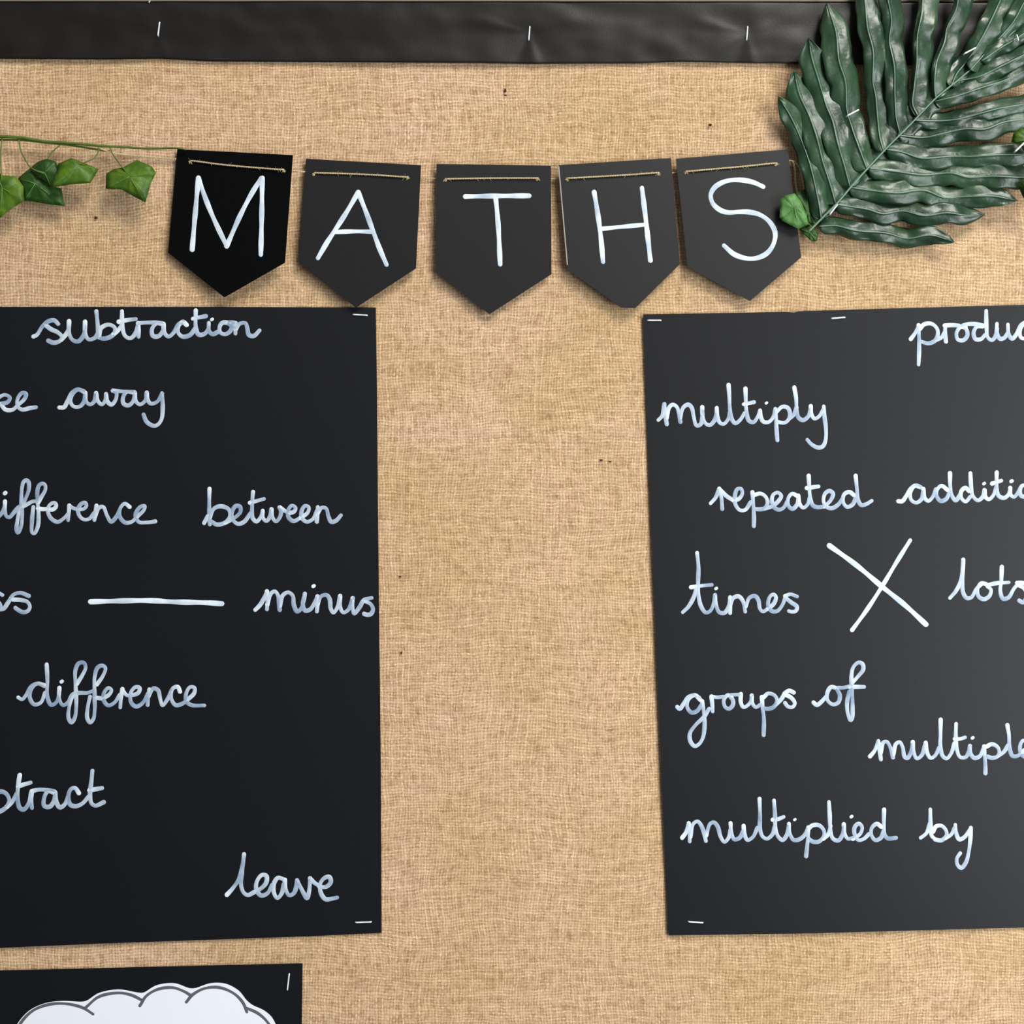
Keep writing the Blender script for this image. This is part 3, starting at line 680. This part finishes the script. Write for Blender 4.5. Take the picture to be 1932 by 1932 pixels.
stemtube('stem', [(-160,250,.012),(-60,253,.012)]+[g(0,180,.012),g(200,192,.012),g(400,226,.011),g(700,246,.011),g(900,266,.010),g(1100,276,.009),g(1350,291,.009),g(1620,288,.009),g(1700,300,.008)], lambda t: .0017-.0009*t, ivy)
stemtube('stem', [(-160,262,.009),(-60,262,.009)]+[g(0,212,.009),g(200,215,.009),g(400,236,.009),g(650,262,.009),g(850,295,.008),g(1000,318,.008)], .0009, ivy)
def petiole(*pts): stemtube('leaf_stalk', pts, .0006, ivy)
petiole(g(1000,280,.010), g(1030,345,.016), g(1075,410,.020), g(1120,468,.021), g(1170,530,.021))
petiole(g(900,285,.010), g(890,335,.016), g(850,385,.020), g(780,415,.021), g(715,440,.021))
petiole(g(170,205,.011), g(190,310,.016), g(230,390,.019), g(280,465,.020), g(400,520,.019))
petiole(g(20,200,.011), g(5,340,.015), g(10,480,.018), g(15,600,.018))
petiole(g(560,250,.010), g(470,330,.012), g(420,420,.014), g(330,560,.014))
leaf([(-60,470),(20,535),(150,548),(215,640),(215,770),(110,835),(0,925),(-110,840),(-190,720),(-150,560)], LO, LZ, (20,650), .019, M['ivy'], ivy, (.1,.05))
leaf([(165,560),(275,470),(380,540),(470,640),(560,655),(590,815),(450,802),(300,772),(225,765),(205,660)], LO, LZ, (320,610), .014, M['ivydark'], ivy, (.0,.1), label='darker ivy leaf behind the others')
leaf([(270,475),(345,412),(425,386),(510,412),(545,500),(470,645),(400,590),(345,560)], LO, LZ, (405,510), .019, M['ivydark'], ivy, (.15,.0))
leaf([(530,430),(650,378),(745,414),(900,480),(825,605),(640,620),(540,635),(455,655),(505,540)], LO, LZ, (705,450), .022, M['ivy'], ivy, (-.1,.1))
leaf([(1115,465),(1250,396),(1385,455),(1422,515),(1378,600),(1325,782),(1190,712),(1110,665),(963,657),(968,520),(1040,478)], LO, LZ, (1180,545), .022, M['ivy'], ivy, (.05,.12))

# ivy leaves at the foot of the palm frond and at the right edge
sp = thing('ivy_sprig', at(1510, 400, .008), 'small pale ivy sprig at the foot of the palm frond, overlapping the pennant S', 'ivy')
O2, Q2 = (1432,180), 6.44
leaf([(258,1262),(320,1215),(430,1192),(510,1290),(575,1450),(600,1560),(480,1625),(280,1522),(250,1480)], O2, Q2, (430,1370), .017, M['ivypale'], sp, (.05,0), cup=.002)
leaf([(415,1200),(580,1130),(650,1300),(720,1480),(690,1580),(600,1570),(560,1450),(500,1300)], O2, Q2, (600,1420), .0125, M['ivydark'], sp, (-.1,0), cup=.002, label='dark ivy leaf')
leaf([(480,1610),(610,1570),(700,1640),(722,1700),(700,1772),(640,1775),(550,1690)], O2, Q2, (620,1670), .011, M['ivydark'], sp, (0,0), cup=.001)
stemtube('leaf_stalk', [(1498,392,.017),(1512,408,.016),(1528,425,.012),(1545,440,.009)], .0006, sp)
sp2 = thing('ivy_sprig', at(1950, 300, .012), 'bright green ivy leaves poking in at the right edge over the palm frond', 'ivy')
leaf([(1908,268),(1912,252),(1924,242),(1945,238),(1968,250),(1972,272),(1955,292),(1935,290),(1924,272)], (0,0), 1, (1942,264), .036, M['ivy'], sp2, (.1,0))
leaf([(1926,345),(1945,333),(1972,345),(1980,368),(1955,385),(1936,372)], (0,0), 1, (1952,358), .030, M['ivy'], sp2, (.1,0))
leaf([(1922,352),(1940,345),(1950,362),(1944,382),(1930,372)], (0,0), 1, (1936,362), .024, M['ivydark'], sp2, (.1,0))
stemtube('stem', [(1942,264,.036),(1960,300,.034),(1955,330,.032),(1952,358,.030),(1936,362,.024)], .0008, sp2)

# ------------------------------------------------------------------ palm frond
palm = thing('palm_frond', at(1700, 260, .01), 'large glossy dark green artificial palm frond in the top right corner', 'palm leaf')
O1, Q1 = (1432, 0), 3.864
def q1(x, y): return (O1[0]+x/Q1, O1[1]+y/Q1)
rach = [(360,1690),(470,1580),(570,1480),(690,1340),(930,1080),(1110,900),(1290,715),(1480,560),(1700,370),(1932,160),(2150,-60)]
def rd(t): return .014+.006*math.sin(math.pi*min(1, t*.9))
rp = [at(*q1(*p), rd(i/10)+.0022) for i, p in enumerate(rach)]
V, F = tube(spline([tuple(p) for p in rp], .002), lambda t: .0010-.0005*t, 7)
link('rachis', V, F, M['palmrib'], palm, smooth=True, label='pale central stalk of the frond')
def leaflet(mid, wl, wr, d0, d1, wave=.0022, k=0, arch=.0034, lw0=.85):
    P = spline([Vector(q1(*p)) for p in mid], 4.0); n = len(P)
    rs = random.Random(k*17+3)
    ph = rs.random()*6; ph2 = rs.random()*6
    V = []; F = []; prof = (-1,-.8,-.6,-.4,-.2,-.07,0,.07,.2,.4,.6,.8,1)
    m = len(prof); ribs = []
    for i, p in enumerate(P):
        t = i/(n-1)
        T = (P[min(i+1,n-1)]-P[max(i-1,0)]).normalized(); N = Vector((-T.y, T.x))
        g_ = min(1, lw0+(1-lw0)*t/.3)
        g_ *= min(1, .25+math.sqrt(t/.06))
        if t > .80: g_ *= max(0, 1-((t-.80)/.20)**2.2)
        edge = 1+.05*math.sin(i*.55+ph)
        base = d0+(d1-d0)*t+wave*math.sin(t*9+ph)+.0006*math.sin(t*25+ph2)
        for s in prof:
            wd = (wl if s < 0 else wr)/Q1*g_*edge
            a = abs(s)
            # gutter either side of a raised rib, edges curling over
            d = base-arch*(a**1.5)*g_+(.0010 if a < .01 else 0)
            d += .0016*math.sin(t*13+ph+s*2.2)*a+.0008*math.sin(t*31+ph2-s*3)*a
            q = p+N*(s*wd); V.append(at(q.x, q.y, max(d, .0045)))
        if i/(n-1) < .95: ribs.append(at(p.x, p.y, max(base+.0010, .0045)))
    for i in range(n-1):
        for j in range(m-1):
            a = i*m+j; F.append((a, a+m, a+m+1, a+1))
    o = link('leaflet', V, F, M['palm'], palm, smooth=True)
    md = o.modifiers.new('solid', 'SOLIDIFY'); md.thickness = .0004; md.offset = -1
    V, F = tube(ribs, lambda t: .0006-.00015*t, 5)
    link('midrib', V, F, M['palmrib'], o, smooth=True, label='pale raised midrib')
# the leaflets grow together along the stalk
wp = spline([Vector(q1(*p)) for p in rach[1:]], 6.0); V = []; F = []; n = len(wp)
for i, p in enumerate(wp):
    T = (wp[min(i+1,n-1)]-wp[max(i-1,0)]).normalized(); N = Vector((-T.y, T.x)); t = i/(n-1)
    e = min(1, .25+t*5)
    for s_ in (-34, -24, -12, 0, 8, 15, 21):
        q = p+N*(s_*e*(1+.12*math.sin(i*.9+s_))); V.append(at(q.x, q.y, rd(t)-.0025-abs(s_)*.00007+.0008*math.sin(i*1.1+s_*.2)))
for i in range(n-1):
    for j in range(6): a = i*7+j; F.append((a, a+7, a+8, a+1))
o = link('leaf_web', V, F, M['palm'], palm, smooth=True, label='fused green web along the stalk')
md = o.modifiers.new('solid', 'SOLIDIFY'); md.thickness = .0004; md.offset = -1
# upper-left row (root -> tip); wl is the side left of travel in picture space
UL = [
 ([(455,1600),(425,1430),(372,1200),(300,1000),(225,840),(140,702)], 62, 62, .018, .014),
 ([(560,1490),(520,1350),(465,1180),(420,1000),(360,830),(295,690),(256,512)], 82, 82, .017, .014),
 ([(665,1370),(625,1220),(570,1030),(535,880),(490,770),(430,570),(385,420),(362,275)], 88, 92, .018, .015),
 ([(790,1240),(730,1080),(680,940),(640,800),(630,600),(582,440),(560,230),(492,25)], 100, 82, .018, .016),
 ([(910,1110),(880,1000),(862,840),(850,700),(830,600),(832,380),(790,200),(770,0),(735,-160)], 62, 88, .018, .018),
 ([(1030,980),(1000,860),(990,700),(985,480),(950,300),(965,150),(940,0),(910,-170)], 62, 78, .019, .020),
 ([(1160,850),(1120,760),(1130,640),(1150,450),(1152,280),(1185,100),(1200,-60),(1230,-200)], 26, 100, .020, .021),
 ([(1290,720),(1280,640),(1290,470),(1305,420),(1350,310),(1372,200),(1440,60),(1460,-100),(1500,-220)], 22, 92, .021, .022),
 ([(1400,630),(1440,540),(1520,440),(1610,300),(1700,130),(1760,0),(1840,-150)], 62, 92, .021, .022),
 ([(1540,510),(1640,400),(1760,270),(1860,150),(1932,20),(2010,-100)], 60, 55, .022, .023)]
LR = [
 ([(440,1650),(560,1645),(700,1680),(930,1700),(1080,1738),(1250,1715),(1425,1766)], 62, 62, .014, .012),
 ([(560,1490),(700,1510),(800,1528),(900,1558),(1050,1538),(1200,1572),(1370,1552),(1500,1568),(1642,1566)], 68, 68, .015, .014),
 ([(660,1365),(830,1390),(1000,1406),(1200,1388),(1350,1440),(1480,1435),(1700,1430),(1882,1464)], 78, 78, .016, .015),
 ([(800,1225),(1000,1250),(1200,1275),(1400,1262),(1520,1292),(1700,1285),(1932,1296),(2120,1312)], 78, 78, .017, .018),
 ([(930,1090),(1050,1110),(1180,1152),(1400,1140),(1550,1140),(1750,1128),(1932,1122),(2130,1100)], 72, 76, .018, .021),
 ([(1010,985),(1200,1002),(1350,970),(1500,940),(1650,940),(1780,892),(1932,868),(2150,830)], 70, 78, .018, .020),
 ([(1130,875),(1300,882),(1450,868),(1600,830),(1750,790),(1932,760),(2150,700)], 60, 60, .019, .021),
 ([(1280,738),(1440,700),(1620,640),(1780,590),(1932,520),(2140,420)], 66, 66, .020, .022),
 ([(1440,590),(1600,558),(1770,480),(1932,400),(2140,290)], 66, 62, .021, .023),
 ([(1620,445),(1760,350),(1860,290),(1990,200),(2160,60)], 56, 50, .022, .024)]
for k, (mid, wl, wr, a, b) in enumerate(UL): leaflet(mid, wl*1.18, wr*1.18, a, b, k=k+1)
for k, (mid, wl, wr, a, b) in enumerate(LR): leaflet(mid, wl*1.12, wr*1.12, a, b, k=k+21)

staple(1599,218,1620,207, .024, 'silver staple slanting across the palm leaflets near the left side of the frond', .0007)
staple(1820,101,1841,90, .027, 'silver staple on the upper palm leaflets beside the central stalk', .0007)
staple(1566,404,1580,386, .0185, 'silver staple across the stalk at the foot of the palm frond', .0007)
staple(1916,285,1936,266, .038, 'silver staple next to the bright ivy leaf at the right edge', .0008)
staple(1918.5,66,1921,76, .027, 'short silver staple in the palm frond near the top right corner')
